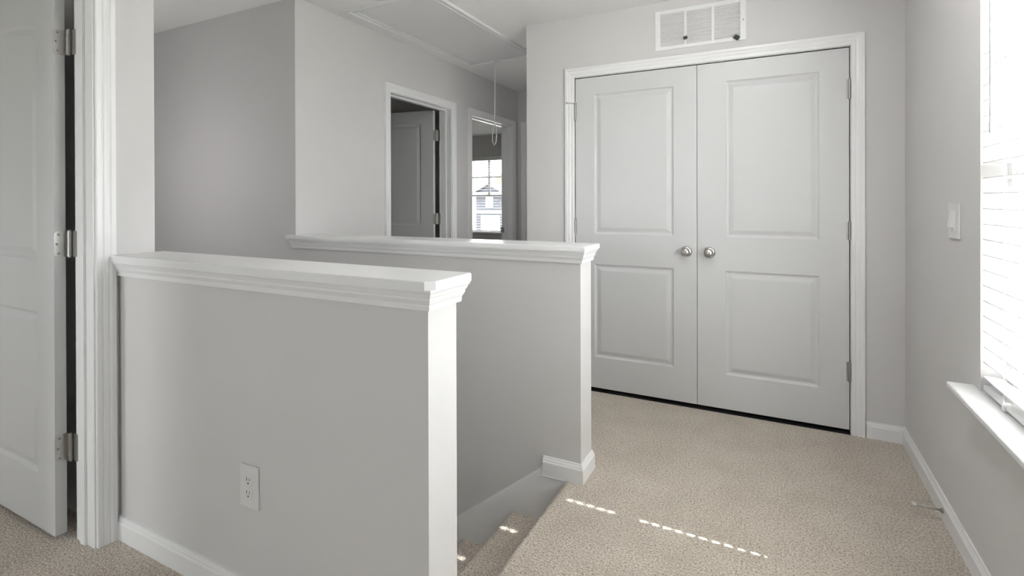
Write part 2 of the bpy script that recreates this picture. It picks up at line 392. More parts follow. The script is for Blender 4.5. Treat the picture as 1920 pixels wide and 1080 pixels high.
# baseboards
base('baseboard_right', [(XW, YBACK, 0), (XW, YC, 0), (XD2+CW+RV, YC, 0)][::-1], 'white baseboard under the window, turning the corner to the closet casing')
base('baseboard_closet', [(XD1-CW-RV, YC, 0), (XCL, YC, 0), (XCL, YFAR, 0)][::-1], 'white baseboard left of the closet doors')
bm = bmesh.new(); XBL = -0.932
sweep(bm, [(XBL, YH2, 0), (XE2, YH2, 0), (XE2, YB2, 0), (XH, YB2, 0)], (0, 0, 1), BASE_P)
bx(bm, XBL-0.001, XN, YH2-0.0155, YH2, -0.004, 0.0)
struct(obj('baseboard_post', bm, M_TRIM), 'white baseboard wrapping the foot of the rear half wall end', 'baseboard')
base('baseboard_front', [(X0, YH1, 0), (XE1, YH1, 0), (XE1, YH1+TH1, 0), (XN+0.02, YH1+TH1, 0)], 'white baseboard along the front half wall')
base('baseboard_left', [(X0, YBACK, 0), (X0, LD0-CW-RV, 0)][::1], 'white baseboard on the left wall before the doorway')
base('baseboard_hall', [(XH, YB2, 0), (XH, D1[0]-CW-RV, 0)], 'white baseboard on the hallway wall before the first doorway')
base('baseboard_hall_middle', [(XH, D1[1]+CW+RV, 0), (XH, D2[0]-CW-RV, 0)], 'white baseboard between the two hallway doorways')

# stair skirt boards
def skirt(y, sgn, label):
    bm = bmesh.new(); s = RISE/RUN
    xa, xb = XBL, XN-RUN*13.5
    def zt(x): return 0.036 - s*(XBL-x)
    def prism(off0, off1, th):
        pts = [(xa, zt(xa)-off0), (xb, zt(xb)-off0), (xb, zt(xb)-off1), (xa, zt(xa)-off1)]
        A = [bm.verts.new((x, y, z)) for x, z in pts]; B = [bm.verts.new((x, y+sgn*th, z)) for x, z in pts]
        for i in range(4): bm.faces.new((A[i], A[(i+1) % 4], B[(i+1) % 4], B[i]))
        bm.faces.new(A); bm.faces.new(B)
    prism(0.0, 0.012, 0.006); prism(0.012, 0.033, 0.0105); prism(0.033, 0.60, 0.0125)
    # piece closing up to the landing nosing
    pts = [(xa, 0.0), (XN+0.03, 0.0), (XN+0.03, -0.5), (xa, -0.5)]
    A = [bm.verts.new((x, y, z)) for x, z in pts]; B = [bm.verts.new((x, y+sgn*0.0125, z)) for x, z in pts]
    for i in range(4): bm.faces.new((A[i], A[(i+1) % 4], B[(i+1) % 4], B[i]))
    bm.faces.new(A); bm.faces.new(B)
    return trim(bm, label)
skirt(YH2, -1, 'white skirt board sloping down the rear stair wall')
skirt(YH1+TH1, 1, 'white skirt board sloping down behind the front half wall')

# ------------------------------------------------------------------ half-wall caps
BT = 0.0215
APR = [(0, -BT), (0.027, -BT), (0.027, -BT-0.006), (0.024, -BT-0.010), (0.020, -BT-0.020), (0.0175, -BT-0.022), (0.0175, -BT-0.028), (0.013, -BT-0.037), (0.011, -BT-0.040), (0.011, -BT-0.044), (0.010, -BT-0.054), (0, -BT-0.054)]
def board(bm, pts, z0, z1, bev=0.003):
    A = [bm.verts.new((x, y, z0)) for x, y in pts]; B = [bm.verts.new((x, y, z1)) for x, y in pts]; n = len(pts)
    side = [bm.faces.new((A[i], A[(i+1) % n], B[(i+1) % n], B[i])) for i in range(n)]
    bm.faces.new(A); t = bm.faces.new(B)
    bmesh.ops.bevel(bm, geom=list(t.edges), offset=bev, segments=3, affect='EDGES', profile=0.5)
bm = bmesh.new(); ch = 0.020
xe, yf, yb = XE1+CAP, YH1-CAP, YH1+TH1+CAP
board(bm, [(X0, yf), (xe-ch, yf), (xe, yf+ch), (xe, yb-ch*0.5), (xe-ch*0.5, yb), (X0, yb)], CZ1-BT, CZ1)
sweep(bm, [(X0, YH1, CZ1), (XE1, YH1, CZ1), (XE1, YH1+TH1, CZ1), (X0, YH1+TH1, CZ1)], (0, 0, 1), APR)
trim(bm, 'white moulded ledge capping the front half wall', 'ledge')
bm = bmesh.new()
xe, yf, yb = XE2+CAP, YH2-CAP, YB2+CAP; XL2 = -2.578
board(bm, [(XL2, yf), (xe-0.003, yf), (xe, yf+0.003), (xe, yb-0.003), (xe-0.003, yb), (XH, yb), (XH, YH2), (XL2, YH2)], CZ2-BT, CZ2)
sweep(bm, [(XL2+CAP, YH2+0.001, CZ2), (XL2+CAP, YH2, CZ2), (XE2, YH2, CZ2), (XE2, YB2, CZ2), (XH, YB2, CZ2)], (0, 0, 1), APR)
trim(bm, 'white moulded ledge capping the rear half wall', 'ledge')

# ------------------------------------------------------------------ panel doors
def panel_face(bm, w, h, y, sgn, panels, arch):
    """face of a door in plane y (local), width x 0..w, z 0..h; sgn = outward normal along y"""
    NA = 16
    def loop(x0, x1, z0, z1, off, depth, rise):
        a0, a1, b0, b1 = x0+off, x1-off, z0+off, z1-off
        pts = [(a0, b0), (a1, b0)]
        for i in range(NA+1):
            t = 1-i/NA; x = a0+(a1-a0)*t
            pts.append((x, b1 - rise + rise*math.sin(math.pi*t)**1.0 if rise else b1))
        return [bm.verts.new((x, y-sgn*depth, z)) for x, z in pts]
    prof = [(0, 0), (0.003, 0.0035), (0.009, 0.0075), (0.014, 0.009), (0.019, 0.009), (0.022, 0.008), (0.040, 0.0025), (0.044, 0.002)]
    xs = sorted({p[0] for p in panels} | {p[1] for p in panels})
    for (x0, x1, z0, z1, rise) in panels:
        prev = None
        for off, dp in prof:
            L = loop(x0, x1, z0, z1, off, dp, rise)
            if prev:
                for i in range(len(L)): bm.faces.new((prev[i], prev[(i+1) % len(L)], L[(i+1) % len(L)], L[i]))
            prev = L
        bm.faces.new(prev)
    x0, x1 = panels[0][0], panels[0][1]
    q = lambda a, b, c, d: bm.faces.new([bm.verts.new((x, y, z)) for x, z in ((a, c), (b, c), (b, d), (a, d))])
    q(0, x0, 0, h); q(x1, w, 0, h)
    ps = sorted(panels, key=lambda p: p[2]); z = 0
    for p in ps: q(x0, x1, z, p[2]) if p[4] == 0 or p is not ps[0] else None; z = p[3]
    p = ps[-1]
    if p[4] == 0: q(x0, x1, z, h)
    else:
        for i in range(NA):
            ta, tb = i/NA, (i+1)/NA
            xa, xb = x0+(x1-x0)*ta, x0+(x1-x0)*tb
            za, zb = z-p[4]+p[4]*math.sin(math.pi*ta), z-p[4]+p[4]*math.sin(math.pi*tb)
            bm.faces.new([bm.verts.new((x, y, zz)) for x, zz in ((xa, za), (xb, zb), (xb, h), (xa, h))])
def door_slab(w, h, th, panels):
    bm = bmesh.new()
    panel_face(bm, w, h, 0, -1, panels, 0); panel_face(bm, w, h, th, 1, panels, 0)
    for a in ([(0, 0), (0, th)], [(w, 0), (w, th)]):
        bm.faces.new([bm.verts.new((a[0][0], yy, zz)) for yy, zz in ((0, 0), (th, 0), (th, h), (0, h))])
    for z in (0, h): bm.faces.new([bm.verts.new((xx, yy, z)) for xx, yy in ((0, 0), (w, 0), (w, th), (0, th))])
    bmesh.ops.remove_doubles(bm, verts=bm.verts, dist=1e-5)
    return bm
DH = 2.024
def std_panels(w, stile, rise=0.0, zb=0.018):
    return [(stile, w-stile, 0.222-zb, 0.826-zb, 0), (stile, w-stile, 1.022-zb, 1.930-zb, rise)]
def knob(parent, x, z, y, sgn, sc=1.0):
    bm = bmesh.new()
    lathe(bm, [(0, 0.0), (0.0325, 0.0), (0.0325, 0.003), (0.030, 0.007), (0.020, 0.010), (0.013, 0.012), (0.011, 0.022), (0.0125, 0.029), (0.019, 0.034), (0.0255, 0.041), (0.0275, 0.049), (0.0255, 0.057), (0.018, 0.063), (0.009, 0.066), (0, 0.0668)],
          (x, y, z), (0, sgn, 0), 40)
    o = obj('door_knob', bm, M_NICKEL, parent); o['label'] = 'round satin nickel knob'; return o
def hinge_barrel(parent, x, y, z0, z1, leaf=None):
    bm = bmesh.new(); n = 5; hh = (z1-z0)/n
    for i in range(n): cyl(bm, (x, y, z0+hh*i+0.0002), (x, y, z0+hh*(i+1)-0.0002), 0.0066, 14)
    cyl(bm, (x, y, z0-0.003), (x, y, z0), 0.004, 10); cyl(bm, (x, y, z1), (x, y, z1+0.003), 0.0045, 10)
    if leaf:
        for b in leaf: bx(bm, *b)
    o = obj('hinge', bm, M_NICKEL_D, parent); o['label'] = 'grey metal hinge'; return o

# closet leaves: local x from the opening's left edge
gapw = 0.003
LW = (XD2-XD1-3*gapw)/2
HZ = [(0.277, 0.381), (1.026, 1.122), (1.771, 1.874)]
ZB = 0.022
def closet_leaf(name, x0, hinge_right, label):
    r = empty(name, (x0, YC+0.002, ZB)); struct(r, label, 'door')
    r['group'] = 'closet double doors'
    st_l, st_r = (0.128, LW-0.626+0.0) if not hinge_right else (0.157, 0.138)
    if hinge_right: xa, xb = 0.155, LW-0.136
    else: xa, xb = 0.128, LW-0.134
    zb = ZB
    pn = [(xa, xb, 0.222-zb, 0.826-zb, 0), (xa, xb, 1.022-zb, 1.930-zb, 0)]
    obj('door_leaf', door_slab(LW, ZT-0.004-ZB, 0.035, pn), M_DOOR, r)
    kx = (-0.3405-x0) if hinge_right else (-0.4706-x0)
    knob(r, kx, 0.930-ZB, 0, -1)
    hx = LW+0.001 if hinge_right else -0.001
    for a, b in HZ:
        hinge_barrel(r, hx, -0.0055, a-ZB, b-ZB, [(hx-0.014, hx+0.006, -0.0015, 0.002, a-ZB, b-ZB)])
    return r
c1 = closet_leaf('door_1', XD1+gapw, False, 'left leaf of the white double closet doors, knob at its right edge')
c2 = closet_leaf('door_2', XD1+2*gapw+LW, True, 'right leaf of the white double closet doors, knob at its left edge')
bm = bmesh.new(); bx(bm, XD1, XD2, YC-0.012, YC+0.060, 0.0003, 0.0022); trim(bm, 'dark strip painting the shaded gap under the closet doors', 'gap shade', M_SLOT)  # near-black strip stands in for the shade in the gap under the doors
# hinge-pin door stop on the top left hinge
bm = bmesh.new()
cyl(bm, (0.0, -0.012, 1.880-ZB), (-0.048, -0.024, 1.886-ZB), 0.003, 10); cyl(bm, (-0.048, -0.024, 1.886-ZB), (-0.056, -0.026, 1.887-ZB), 0.007, 12)
cyl(bm, (0.0, -0.0055, 1.877-ZB), (0, -0.0055, 1.884-ZB), 0.010, 14)
o = obj('hinge_pin_stop', bm, M_NICKEL, c1); o['label'] = 'small metal stop on the top hinge'

# hinge leaves for open doors (leaf on slab edge and leaf on jamb)
def open_hinge(parent, z0, z1, edge_plane_x, yk, jamb_y):
    """in door-local coordinates: slab edge plane at x=edge_plane_x (facing +x)."""
    bm = bmesh.new()
    # leaf on slab edge, rounded corners on the far side
    r = 0.014; y0, y1 = yk-0.040, yk-0.004; pts = []
    for cy, cz, a0 in ((y0+r, z0+r, math.pi), (y0+r, z1-r, math.pi/2)):
        seg = [(cy+r*math.cos(a0+math.pi/2*i/5), cz+r*math.sin(a0+math.pi/2*i/5)) for i in range(6)]
        pts.append(seg)
    poly = [(y1, z0)] + pts[0][::-1] + pts[1][::-1] + [(y1, z1)]
    A = [bm.verts.new((edge_plane_x+0.0002, y, z)) for y, z in poly]; B = [bm.verts.new((edge_plane_x+0.0022, y, z)) for y, z in poly]
    n = len(poly)
    for i in range(n): bm.faces.new((A[i], A[(i+1) % n], B[(i+1) % n], B[i]))
    bm.faces.new(A); bm.faces.new(B)
    o = obj('hinge', bm, M_NICKEL, parent); o['label'] = 'satin nickel butt hinge with three screws'
    bm = bmesh.new()
    for dy, zz in ((0.012, z0+0.013), (0.006, (z0+z1)/2), (0.012, z1-0.013)):
        lathe(bm, [(0.0, 0.0010), (0.0042, 0.0004), (0.0042, -0.001), (0, -0.001)], (edge_plane_x+0.0022, y0+dy+0.002, zz), (1, 0, 0), 12)
    obj('screw', bm, M_NICKEL_D, o)
    return o

# left room door: open 90 degrees into the room, seen from its hinge edge
def swing_door(name, hx, hy, ang, w, th, panels, label, hinges=True, knob_z=0.93, mid_only=None):
    """local: x runs from hinge edge along the slab (negative world x when ang=0), y is thickness 0..th, face y=0 toward the viewer"""
    r = empty(name, (hx, hy, 0.018), ang); struct(r, label, 'door')
    bm = door_slab(w, DH, th, panels)
    bmesh.ops.transform(bm, matrix=Matrix.Diagonal((-1, 1, 1, 1)), verts=bm.verts)
    obj('door_leaf', bm, M_DOOR, r)
    for y, s in ((0, -1), (th, 1)): knob(r, -(w-0.062), knob_z-0.018, y, s)
    if hinges:
        for a, b in ((0.287, 0.385), (1.036, 1.130), (1.776, 1.868)):
            open_hinge(r, a-0.018, b-0.018, 0.0, th+0.004, 0)
    return r
LDX = X0-WT-0.047; LDY = 0.9085
d3 = swing_door('door_3', LDX, LDY, 0, 0.762, 0.035, std_panels(0.762, 0.130, 0.028), 'white arched-panel door standing open at the far left')
# knuckles and jamb leaves belong to the same hinges, fixed by the jamb
for a, b in ((0.287, 0.385), (1.036, 1.130), (1.776, 1.868)):
    hb = hinge_barrel(d3, 0.024, 0.037, a-0.018, b-0.018, [(0.002, 0.020, 0.033, 0.0350, a-0.018, b-0.018), (0.028, 0.058, 0.0430, 0.0455, a-0.018, b-0.018)])
    hb.name = 'hinge_knuckle'

HIN = XH-WT
def hall_door(name, y, ang, label, w=0.79):
    r = swing_door(name, HIN-0.030, y, ang, w, 0.035, std_panels(w, 0.125), label)
    for a, b in ((0.287, 0.385), (1.036, 1.130), (1.776, 1.868)):
        hb = hinge_barrel(r, 0.016, 0.037, a-0.018, b-0.018, [(0.0, 0.014, 0.020, 0.0350, a-0.018, b-0.018), (0.018, 0.046, 0.0420, 0.0440, a-0.018, b-0.018)])
        hb.name = 'hinge_knuckle'
    for c in r.children:
        if c.name.startswith('hinge'): c.data.materials[0] = M_NICKEL_D
    return r
hall_door('door_4', D1[1]-0.052, math.radians(7), 'white two-panel door open inside the nearer hallway doorway')
# farther room door: hinged on the near jamb, out of the way against the room's dividing wall
r5 = swing_door('door_5', HIN-0.030, D2[0]+0.012, math.radians(2), 0.79, 0.035, std_panels(0.79, 0.125), 'white door folded back beside the farther hallway doorway', hinges=False)
# strike plate on the far jamb
bm = bmesh.new()
bx(bm, HIN-0.004, HIN+0.030, D2[1]-0.0025, D2[1], 0.895, 0.955); bx(bm, HIN-0.010, HIN+0.004, D2[1]-0.012, D2[1]-0.001, 0.91, 0.925); bx(bm, HIN-0.010, HIN+0.004, D2[1]-0.012, D2[1]-0.001, 0.935, 0.95)
tag(obj('strike_plate', bm, M_NICKEL_D), 'small grey strike plate on the farther hallway door jamb', 'strike plate')
# door at hall end (closed)
d6 = empty('door_6', (D3[0]+0.003, YFAR+0.085, 0.018)); struct(d6, 'white door closed at the end of the hallway', 'door')
obj('door_leaf', door_slab(0.754, DH, 0.035, std_panels(0.754, 0.12)), M_DOOR, d6); knob(d6, 0.69, 0.91, 0, -1)

# ------------------------------------------------------------------ window + blinds
def window(name, axis, c_in, c_out, u0, u1, z0, z1, label, outdir, M_VINYL=M_VINYL):
    """vinyl single-hung window near the outer face; axis: wall normal axis; outdir +1 = outside at larger coordinate"""
    r = empty(name, (0, 0, 0)); struct(r, label, 'window')
    cm = c_out-outdir*0.055
    def B(bm, d0, d1, a, b, za, zb):
        p, q = sorted((cm+outdir*d0, cm+outdir*d1))
        bx(bm, p, q, a, b, za, zb) if axis == 0 else bx(bm, a, b, p, q, za, zb)
    fw = 0.038; zm = (z0+z1)/2+0.005
    bm = bmesh.new()
    B(bm, -0.005, 0.055, u0, u0+fw, z0, z1); B(bm, -0.005, 0.055, u1-fw, u1, z0, z1); B(bm, -0.005, 0.055, u0+fw, u1-fw, z0, z0+fw); B(bm, -0.005, 0.055, u0+fw, u1-fw, z1-fw, z1)
    obj('window_frame', bm, M_VINYL, r)
    bm = bmesh.new(); s = 0.035
    a, b = u0+fw, u1-fw
    B(bm, 0.0, 0.022, a, a+s, z0+fw, zm+0.02); B(bm, 0.0, 0.022, b-s, b, z0+fw, zm+0.02); B(bm, 0.0, 0.022, a+s, b-s, z0+fw, z0+fw+s+0.01); B(bm, 0.0, 0.022, a+s, b-s, zm-0.02, zm+0.02)
    lo = obj('lower_sash', bm, M_VINYL, r)
    bm = bmesh.new(); B(bm, 0.010, 0.013, a+s, b-s, z0+fw+s+0.01, zm-0.02); obj('glass', bm, M_GLASS, lo)
    bm = bmesh.new(); m = (a+b)/2; h1 = (zm+z1-fw)/2
    B(bm, 0.024, 0.046, a, a+s, zm-0.02, z1-fw); B(bm, 0.024, 0.046, b-s, b, zm-0.02, z1-fw); B(bm, 0.024, 0.046, a+s, b-s, z1-fw-s, z1-fw); B(bm, 0.024, 0.046, a+s, b-s, zm-0.02, zm+0.015)
    up = obj('upper_sash', bm, M_VINYL, r)
    bm = bmesh.new(); B(bm, 0.030, 0.040, m-0.024, m+0.024, zm+0.015, z1-fw-s); B(bm, 0.030, 0.040, a+s, m-0.024, h1-0.018, h1+0.018); B(bm, 0.030, 0.040, m+0.024, b-s, h1-0.018, h1+0.018)
    obj('muntin', bm, M_VINYL, up)
    bm = bmesh.new(); B(bm, 0.034, 0.037, a+s, b-s, zm+0.015, z1-fw-s); obj('glass', bm, M_GLASS, up)
    return r
window('window_1', 0, XW, XW+WT, YOP-WIN_W, YOP, ZS, ZWT, 'bright single-hung window on the right wall behind white blinds', 1)
window('added_window_6', 0, XW, XW+WT, YB1-WB, YB1, ZS, ZWT, 'added unseen window on the right wall, for fill daylight', 1)
window('window_2', 1, YFW, YFW+0.14, FWX0, FWX1, ZS, ZWT, 'bedroom window seen through the farther hallway doorway', 1, M_VINYL_SHADE)

window('added_window_3', 1, YBACK, YBACK-0.12, *W4, ZS, ZWT, 'added unseen window in the wall behind the viewer, for fill daylight', -1)  # added window, gives frontal fill daylight from behind the viewer
window('added_window_4', 0, XSTAIR, XSTAIR-0.12, *W5, 'added unseen window at the foot of the stairs, for fill daylight', -1)  # added window out of view, brightens the lower stairwell
window('added_window_5', 1, YBACK, YBACK-0.12, *W6, ZS, ZWT, 'added window of the left room, out of view, for fill daylight', -1)  # added unseen window, lights the open door at far left

def sill(name, u0, u1, label):
    r = []
    bm = bmesh.new()
    pts = [(XW+WT-0.055, u0), (XW, u0), (XW, u0-0.068), (XW-OVH, u0-0.068), (XW-OVH, u1+0.068), (XW, u1+0.068), (XW, u1), (XW+WT-0.055, u1)]
    z1, z0 = ZS, ZS-0.019
    A = [bm.verts.new((x, y, z0)) for x, y in pts]; B = [bm.verts.new((x, y, z1)) for x, y in pts]
    for i in range(8): bm.faces.new((A[i], A[(i+1) % 8], B[(i+1) % 8], B[i]))
    t = bm.faces.new(B); b2 = bm.faces.new(A)
    e = [ed for ed in bm.edges if abs(ed.verts[0].co.x-(XW-OVH)) < 1e-4 and abs(ed.verts[1].co.x-(XW-OVH)) < 1e-4 and abs(ed.verts[0].co.z-ed.verts[1].co.z) < 1e-5]
    bmesh.ops.bevel(bm, geom=e, offset=0.005, segments=4, affect='EDGES', profile=0.5)
    return trim(bm, label, 'window sill')
sill('window_sill', YB1-WB, YOP, 'white window sill projecting from the right wall under the blinds')

def blind(name, axis, c_in, sgn, u0, u1, z0, z1, label, tilt, holes, pitch=0.0487, zoff=0.0, wand_u=None, parts=True):
    """c_in = room-side edge coordinate of slats; sgn=+1 room side is the smaller coordinate"""
    r = empty(name, (c_in, (u0+u1)/2, z0) if axis == 0 else ((u0+u1)/2, c_in, z0))
    tag(r, label, 'window blind', None)
    SW = 0.050; inv = Matrix.Translation(-Vector(r.location))
    def T(bm):  # local (d depth from the room edge, u, z) -> world
        for v in bm.verts:
            d, u, z = v.co
            v.co = (c_in+sgn*d, u, z) if axis == 0 else (u, c_in+sgn*d, z)
        return bm
    def ob(n, bm, mat, **k):
        o = obj(n, T(bm), mat, r, **k); o.matrix_parent_inverse = inv; return o
    bm = bmesh.new(); bx(bm, 0.0, 0.052, u0, u1, z1-0.045, z1-0.002); bx(bm, -0.010, -0.002, u0-0.003, u1+0.003, z1-0.075, z1-0.002, bev=0.002)
    ob('headrail', bm, M_BLIND)
    hw, hl = 0.0035, 0.0115
    us = sorted([u0, u1]+[h-hw for h in holes]+[h+hw for h in holes])
    ds = [0, 0.005, SW/2-hl, SW/2, SW/2+hl, SW-0.005, SW]
    def slat_bm(zc):
        bm = bmesh.new(); th = 0.0036; V = {}
        def h(d): t = (d-SW/2)/(SW/2); return 0.0022*(1-t*t)
        ct, sn = math.cos(tilt), math.sin(tilt)
        def vv(i, j, k):
            key = (i, j, k)
            if key not in V:
                d = ds[i]-SW/2; zz = h(ds[i])+(th/2 if k else -th/2)*(0.85 if i in (0, len(ds)-1) else 1)
                V[key] = bm.verts.new((SW/2+d*ct+zz*sn, us[j], zc-d*sn+zz*ct))
            return V[key]
        def solid(i, j):
            if not (0 <= i < len(ds)-1 and 0 <= j < len(us)-1): return False
            return not (i in (2, 3) and j % 2 == 1)
        for i in range(len(ds)-1):
            for j in range(len(us)-1):
                if not solid(i, j): continue
                for k in (0, 1):
                    f = bm.faces.new((vv(i, j, k), vv(i+1, j, k), vv(i+1, j+1, k), vv(i, j+1, k)))
                for (di, dj, a, b) in ((-1, 0, (i, j), (i, j+1)), (1, 0, (i+1, j), (i+1, j+1)), (0, -1, (i, j), (i+1, j)), (0, 1, (i, j+1), (i+1, j+1))):
                    if not solid(i+di, j+dj):
                        bm.faces.new((vv(*a, 0), vv(*b, 0), vv(*b, 1), vv(*a, 1)))
        return bm
    zr = z0+0.012
    n = int((z1-0.085-zr-0.03)/pitch); first = None
    zc0 = zr+0.034+zoff
    for k in range(n+1):
        zc = zc0+pitch*k
        if zc > z1-0.08: break
        if first is None:
            first = ob('slat', slat_bm(zc), M_BLIND)
        else:
            o = first.copy(); C.objects.link(o); o.parent = r; o.matrix_parent_inverse = inv; o.location = first.location+Vector((0, 0, pitch*k))
    bm = bmesh.new(); bx(bm, 0.001, 0.049, u0, u1, z0+0.005, zr+0.010, bev=0.003)
    ob('bottom_rail', bm, M_BLIND)
    for hcen in holes:
        bm = bmesh.new()
        for d in (-0.0012, SW+0.0012):
            for du in ((-0.004, 0.004) if d > 0 else (0.0,)): cyl(bm, (d, hcen+du, z0+0.01), (d, hcen+du, z1-0.04), 0.0008, 6)
        cyl(bm, (SW/2+0.005, hcen, z0+0.01), (SW/2+0.005, hcen, z1-0.04), 0.0009, 6)
        ob('ladder_cord', bm, M_CORD)
        if parts:
            bm = bmesh.new(); bx(bm, -0.004, 0.004, hcen-0.010, hcen+0.010, z0+0.001, z0+0.016, bev=0.0015)
            tube(bm, [(-0.003, hcen-0.006+0.012*i/6, z0+0.016+0.008*math.sin(math.pi*i/6)) for i in range(7)], 0.0012)
            ob('rail_button', bm, M_PLASTIC)
    if wand_u is not None:
        bm = bmesh.new(); cyl(bm, (-0.012, wand_u, z1-0.62), (-0.012, wand_u, z1-0.05), 0.0032, 8); cyl(bm, (-0.012, wand_u, z1-0.635), (-0.012, wand_u, z1-0.60), 0.0042, 8)
        cyl(bm, (-0.012, wand_u, z1-0.05), (0.004, wand_u, z1-0.03), 0.002, 6)
        ob('tilt_wand', bm, M_WAND)
    return r
blind('window_blind', 0, XW+0.002, 1, YOP-WIN_W+0.012, YOP-0.014, ZS+0.004, ZWT, 'white horizontal slat blind over the window on the right', math.radians(4), [1.972, YOP-WIN_W+0.17], wand_u=2.035)
blind('window_blind', 0, XW+0.002, 1, YB1-WB+0.012, YB1-0.012, ZS+0.004, ZWT, 'white slat blind of the added unseen window, nearer the viewer', math.radians(4), [YB1-0.17, YB1-WB+0.17])
blind('window_blind', 1, YFW+0.02, 1, FWX0+0.012, FWX1-0.012, ZS+0.012, ZWT, 'white open slat blind on the distant bedroom window', math.radians(0), [FWX0+0.17, FWX1-0.17], parts=False)

# ------------------------------------------------------------------ attic hatch + cord
r = empty('attic_hatch', ((HX0+HX1)/2, (HY0+HY1)/2, ZC)); tag(r, 'white attic hatch with trim frame set in the hallway ceiling', 'attic hatch')
bm = bmesh.new(); tw = 0.052
HP = [(0, 0), (0, 0.010), (0.004, 0.013), (0.010, 0.013), (0.014, 0.009), (0.030, 0.009), (0.036, 0.016), (tw-0.004, 0.018), (tw, 0.014), (tw, 0)]
cx0, cx1, cy0, cy1 = HX0+tw-0.015, HX1-tw+0.015, HY0+tw-0.015, HY1-tw+0.015
def ring(bm, x0, x1, y0, y1, z, prof):
    rings = []
    for sx, sy, x, y in ((-1, -1, x0, y0), (1, -1, x1, y0), (1, 1, x1, y1), (-1, 1, x0, y1)):
        rings.append([bm.verts.new((x+sx*a, y+sy*a, z-b)) for a, b in prof])
    k = len(prof)
    for i in range(4):
        A, B = rings[i], rings[(i+1) % 4]
        for j in range(k): bm.faces.new((A[j], A[(j+1) % k], B[(j+1) % k], B[j]))
ring(bm, cx0, cx1, cy0, cy1, ZC, HP)
child(obj('trim_frame', bm, M_HATCH), r)
bm = bmesh.new(); bx(bm, cx0+0.004, cx1-0.004, cy0+0.004, cy1-0.004, ZC-0.004, ZC+0.008, bev=0.0015)
p = child(obj('hatch_panel', bm, M_HATCH), r)
for i in range(6):
    for x in (cx0+0.05, cx1-0.05):
        bm = bmesh.new(); y = cy0+0.05+(cy1-cy0-0.10)*i/5
        lathe(bm, [(0, 0.0025), (0.0075, 0.0015), (0.009, 0), (0, 0)], (x, y, ZC-0.004), (0, 0, -1), 12)
        sc = child(obj('screw_head', bm, M_PLASTIC), r); sc.parent = p; sc.matrix_parent_inverse = p.matrix_parent_inverse.copy() @ Matrix.Identity(4)
        sc.matrix_parent_inverse = Matrix.Identity(4)
CX, CYY = -2.126, 3.849
bm = bmesh.new()
tube(bm, [(CX, CYY, ZC-0.004), (CX+0.001, CYY, 2.2), (CX, CYY, 1.905)], 0.0026)
tube(bm, [(CX+0.012, CYY, ZC-0.004), (CX+0.009, CYY, 2.2), (CX, CYY, 1.905)], 0.0022)
pts = [(CX, CYY, 1.905), (CX-0.012, CYY, 1.86), (CX-0.024, CYY+0.002, 1.80), (CX-0.020, CYY, 1.745), (CX-0.004, CYY, 1.715), (CX+0.012, CYY, 1.74), (CX+0.020, CYY, 1.80), (CX+0.014, CYY, 1.86), (CX, CYY, 1.905)]
tube(bm, pts, 0.0034); lathe(bm, [(0, -0.008), (0.007, -0.005), (0.008, 0), (0.007, 0.005), (0, 0.008)], (CX, CYY, 1.905), (0, 0, 1), 12)
tag(obj('pull_cord', bm, M_CORD), 'thin white pull cord with a loop hanging from the attic hatch', 'cord')

# ------------------------------------------------------------------ return air grille
GX0, GX1, GZ0, GZ1 = -0.650, -0.142, 2.155, 2.394
r = empty('air_vent', ((GX0+GX1)/2, YC, (GZ0+GZ1)/2)); tag(r, 'white louvred return air grille above the closet doors', 'air vent')
bm = bmesh.new(); fw = 0.030
def fr(x0, x1, z0, z1): bx(bm, x0, x1, YC-0.006, YC, z0, z1)
fr(GX0, GX0+fw, GZ0, GZ1); fr(GX1-fw, GX1, GZ0, GZ1); fr(GX0+fw, GX1-fw, GZ0, GZ0+0.020); fr(GX0+fw, GX1-fw, GZ1-0.022, GZ1)
ix0, ix1 = GX0+fw, GX1-fw; bw = 0.014; pw = (ix1-ix0-2*bw)/3
bars = [ix0+pw, ix0+2*pw+bw]
for b in bars: fr(b, b+bw, GZ0+0.020, GZ1-0.022)
child(obj('vent_frame', bm, M_TRIM), r)
bm = bmesh.new(); zs_, ze = GZ0+0.020, GZ1-0.022; nl = 17; dz = (ze-zs_)/nl
for k in range(3):
    xa = ix0+k*(pw+bw); xb = xa+pw
    for i in range(nl):
        z = zs_+dz*(i+0.5)
        pts = [(YC-0.005, z-dz*0.52), (YC-0.004, z-dz*0.52), (YC+0.006, z+dz*0.45), (YC+0.005, z+dz*0.45)]
        A = [bm.verts.new((xa, y, zz)) for y, zz in pts]; B = [bm.verts.new((xb, y, zz)) for y, zz in pts]
        for j in range(4): bm.faces.new((A[j], A[(j+1) % 4], B[(j+1) % 4], B[j]))
        bm.faces.new(A); bm.faces.new(B)
child(obj('louver', bm, M_TRIM), r)
bm = bmesh.new(); lathe(bm, [(0, 0.0015), (0.003, 0.001), (0.004, 0), (0, 0)], (GX1-0.014, YC-0.006, 2.27), (0, -1, 0), 12); child(obj('screw', bm, M_NICKEL_D), r)
bm = bmesh.new(); bx(bm, ix0, ix1, YC+0.0005, YC+0.001, zs_, ze); child(obj('duct_opening', bm, M_DARK), r)
for (x, z, s, rot, lb) in ((-0.4710, 2.209, 0.021, -0.25, 'small dark green plug on the left bar of the air grille'), (-0.1905, 2.169, 0.030, 0.62, 'larger dark green plug at the lower right corner of the air grille')):
    bm = bmesh.new(); bx(bm, -s/2, s/2, -0.010, 0.010, -s*0.36, s*0.36, bev=0.002); cyl(bm, (0, -0.010, 0), (0, -0.015, 0), s*0.22, 14)
    o = obj('plug', bm, M_CLIP, None, loc=(x, YC-0.0165, z)); o.rotation_euler = (0, rot, 0.2); tag(o, lb, 'plug', 'dark plugs on the air grille')

